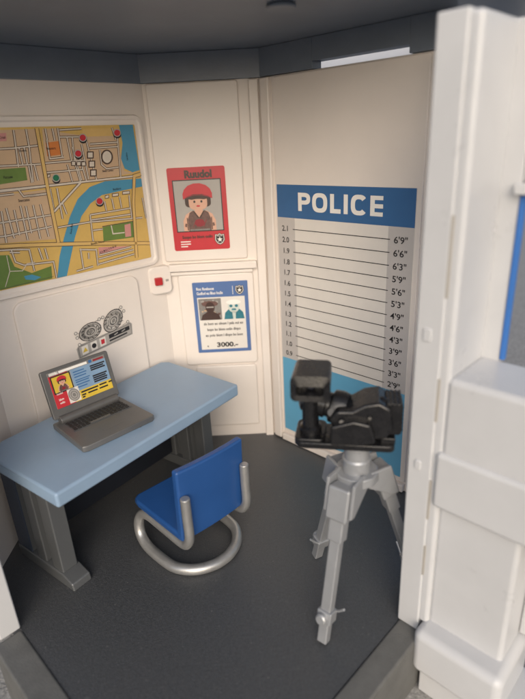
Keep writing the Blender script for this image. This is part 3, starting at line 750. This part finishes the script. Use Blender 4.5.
arc = [(-rr_*math.cos(rad(a)), -.012 - rr_*math.sin(rad(a)), rt_+.0005) for a in (15, 35, 55, 75, 90)]
left = half + arc
full = left + [(-x, y, z) for x, y, z in left[-2::-1]]
path = catmull(full, 6)
b = MB(); b.tube(path, [.0116 + .0022*min(1, max(0, (.13-p.z)/.06)) for p in path], 'silver', 18); b.build('frame', ch, .0035, 3)

# ------------------------------------------------------------------ tripod
G = Vector((.180, .905)); 
tri = thing('tripod', 'silver three legged toy tripod standing in front of the height chart', 'tripod', (G.x, G.y, 0))
b = MB(); b.lathe([(0, .026), (.004, .029), (.030, .029), (.034, .026), (.056, .026), (.060, .030), (.072, .030)], (0, 0, .358), (0, 0, 1), 'tripod'); b.build('collar', tri)
b = MB(); b.prism([(.046*math.cos(rad(a)), .046*math.sin(rad(a))) for a in range(5, 365, 30)], .340, .362, 'z', 'tripod'); b.build('crown', tri, .004)
for phi, fv in ((225, (-.083, -.104)), (128, (-.068, .142)), (20, (.158, .058))):
    fv = Vector((*fv, 0)); u = fv.normalized(); side = Vector((-u.y, u.x, 0))
    hin = u*.052 + Vector((0, 0, .352)); foot = fv + Vector((0, 0, .004))
    zax = (hin-foot).normalized(); yax = side; xax = yax.cross(zax)        # x out, z up the leg
    L = (hin-foot).length
    mx = Matrix(((xax.x, yax.x, zax.x, foot.x), (xax.y, yax.y, zax.y, foot.y), (xax.z, yax.z, zax.z, foot.z), (0, 0, 0, 1)))
    b = MB()
    b.box(-.0105, .0105, -.0118, .0118, .050, L*.72, 'tripod')                      # long lower tube
    leg = b.build('leg', tri, .003, 3, mx=mx)
    b = MB(); b.box(-.0140, .0140, -.0160, .0160, L*.665, L*.82, 'tripod'); b.build('sleeve', leg, .003, 3, mx=mx)
    b = MB(); b.box(-.0205, .0205, -.0240, .0240, L*.80, L*1.0, 'tripod')
    b.build('bracket', leg, .005, 3, mx=mx)
    b = MB(); b.box(-.0100, .0100, -.0112, .0112, .0, .052, 'tripod'); b.build('foot', leg, .003, 3, mx=mx)
    b = MB(); b.box(-.0145, .0145, -.0165, .0165, .050, .078, 'tripod'); b.build('clamp', leg, .003, 3, mx=mx)
    b = MB(); b.lathe([(0, .012), (.010, .012), (.013, .009)], (.0125, -.002, .062), (1, 0, 0), 'tripod', 20); b.build('knob', leg, mx=mx)
    b = MB(); b.tube([(-.010, .014, .074), (-.006, .024, .081), (-.002, .036, .093)], .0026, 'tripod', 10); b.build('lever', leg, mx=mx)
    b = MB()
    for sg in (-1, 1):
        b.prism([(-.046, L-.010), (.0, L-.060), (.014, L-.060), (.016, L+.012), (-.030, L+.022)], sg*.0285-.0035, sg*.0285+.0035, 'y', 'tripod')
    b.build('cheek', leg, .002, 2, mx=mx)

# ------------------------------------------------------------------ camera prop on the tripod (local x to the right of the view, y away)
cz = .4305
cp = thing('toy_camera', 'black toy studio camera with hooded lens on top of the tripod', 'camera', (G.x, G.y, cz), rad(-11))
b = MB()
b.prism(rrect(-.118, .071, -.044, .036, .012, 4), 0, .014, 'z', 'black')
b.prism(rrect(-.122, -.062, -.040, .040, .012, 4), .002, .0195, 'z', 'black'); b.build('base_plate', cp, .003, 3)
b = MB(); b.lathe([(0, .022), (.012, .022), (.016, .0165), (.079, .0165), (.084, .021), (.0915, .022)], (-.092, -.006, .019), (0, 0, 1), 'black'); b.build('support_post', cp)
# hood: a box open to the front with a deep dark slot, sloping top
b = MB()
hx0, hx1, hz0, hz1 = -.125, -.051, .108, .157
o_ = rrect(hx0, hx1, hz0, hz1, .010, 4); i_ = rrect(hx0+.010, hx1-.012, hz0+.011, hz1-.019, .006, 4); k = b.mi('black')
yo, yi, yb = -.052, -.020, .034
fo = [b.bm.verts.new((x, yo + (.007 if z > hz1-.008 else 0), z)) for x, z in o_]; fi = [b.bm.verts.new((x, yo + .002, z)) for x, z in i_]; ii = [b.bm.verts.new((x*.96 - .0035, yi, z)) for x, z in i_]
bo = [b.bm.verts.new((x*.97-.003, yb, z)) for x, z in o_]; n = len(o_)
for i in range(n):
    j = (i+1) % n
    for P, Q in ((fo, fi), (fi, ii), (bo, fo)): b.bm.faces.new((P[i], P[j], Q[j], Q[i])).material_index = k
b.bm.faces.new(ii).material_index = k; b.bm.faces.new(bo[::-1]).material_index = k
b.build('lens_hood', cp)
b = MB(); b.lathe([(0, .018), (.006, .027), (.022, .027), (.025, .024), (.034, .024), (.036, .028), (.052, .029), (.054, .025), (.060, .025), (.064, .033), (.080, .035), (.092, .033)], (-.112, .020, .083), (1, -.16, -.22), 'black', 30); b.build('lens_barrel', cp)
b = MB()
tilt_m = Matrix.Translation((.010, -.002, .014)) @ Matrix.Rotation(rad(-7), 4, 'Y')
b.prism([(-.052, .008), (.046, .008), (.060, .030), (.060, .072), (.040, .086), (.012, .084), (-.012, .072), (-.040, .076), (-.056, .058)], -.040, .040, 'y', 'black', tilt_m)
b.build('body', cp, .006, 3)
b = MB(); b.prism([(-.060, .012), (-.006, .006), (.026, .010), (.020, .050), (-.010, .060), (-.054, .052)], -.056, -.036, 'y', 'black', tilt_m); b.build('side_grip', cp, .005, 3)
b = MB(); b.prism(rrect(.052, .082, .032, .098, .006, 3), -.030, .030, 'y', 'black')
for i in range(4): b.box(.0535 + i*.0078, .0580 + i*.0078, -.031, .028, .092, .1005, 'black')
for i in range(7): b.box(.0815, .0845, -.026, .026, .038 + i*.0080, .0425 + i*.0080, 'black')
b.build('viewfinder', cp, .002, 2)
b = MB(); b.lathe([(0, .010), (.010, .0115), (.018, .009), (.021, .004)], (.044, -.012, .084), (.1, -.4, 1), 'black', 18); b.build('knob', cp)
b = MB(); b.lathe([(0, .011), (.012, .011), (.015, .008)], (-.048, -.012, .066), (-.1, -1, .5), 'black', 18); b.build('knob', cp)
b = MB(); b.lathe([(0, .0045), (.010, .0045), (.012, .003)], (.022, -.036, .072), (0, -1, .3), 'black', 12); b.build('button', cp)
b = MB(); b.lathe([(0, .007), (.014, .007), (.017, .004)], (-.030, -.034, .060), (0, -1, .4), 'black', 14); b.build('knob', cp)
b = MB(); b.lathe([(0, .012), (.003, .012), (.006, .008)], (-.089, -.0215, .131), (0, -1, 0), 'glass', 20); b.build('lens_glass', cp)
b = MB(); b.box(.044, .072, -.034, .024, .0135, .026, 'black'); b.build('foot_block', cp, .002, 2)

# ------------------------------------------------------------------ light
SUN_EL, SUN_AZ = 27, 180       # degrees; azimuth measured clockwise from +Y
wd = bpy.data.worlds.new('World'); scene.world = wd; wd.use_nodes = True
nt = wd.node_tree; bg = nt.nodes['Background']
sky = nt.nodes.new('ShaderNodeTexSky'); sky.sky_type = 'NISHITA'; sky.sun_disc = False
sky.sun_elevation = rad(SUN_EL); sky.sun_rotation = rad(SUN_AZ)
sky.air_density = 1.0; sky.dust_density = 4.0; sky.ozone_density = 1.0
nt.links.new(sky.outputs['Color'], bg.inputs['Color']); bg.inputs['Strength'].default_value = .14
sl = bpy.data.lights.new('sun', 'SUN'); sl.energy = 1.5; sl.angle = rad(55); sl.color = (1, .985, .97)
so = bpy.data.objects.new('sun', sl); C.objects.link(so)
d = Vector((math.sin(rad(SUN_AZ))*math.cos(rad(SUN_EL)), math.cos(rad(SUN_AZ))*math.cos(rad(SUN_EL)), math.sin(rad(SUN_EL))))
so.rotation_euler = d.to_track_quat('Z', 'Y').to_euler(); so.location = d*30

scene.view_settings.view_transform = 'Standard'; scene.view_settings.look = 'None'
scene.view_settings.exposure = 0.1; scene.view_settings.gamma = 1
scene.render.engine = 'CYCLES'
scene.cycles.max_bounces = 12; scene.cycles.diffuse_bounces = 8
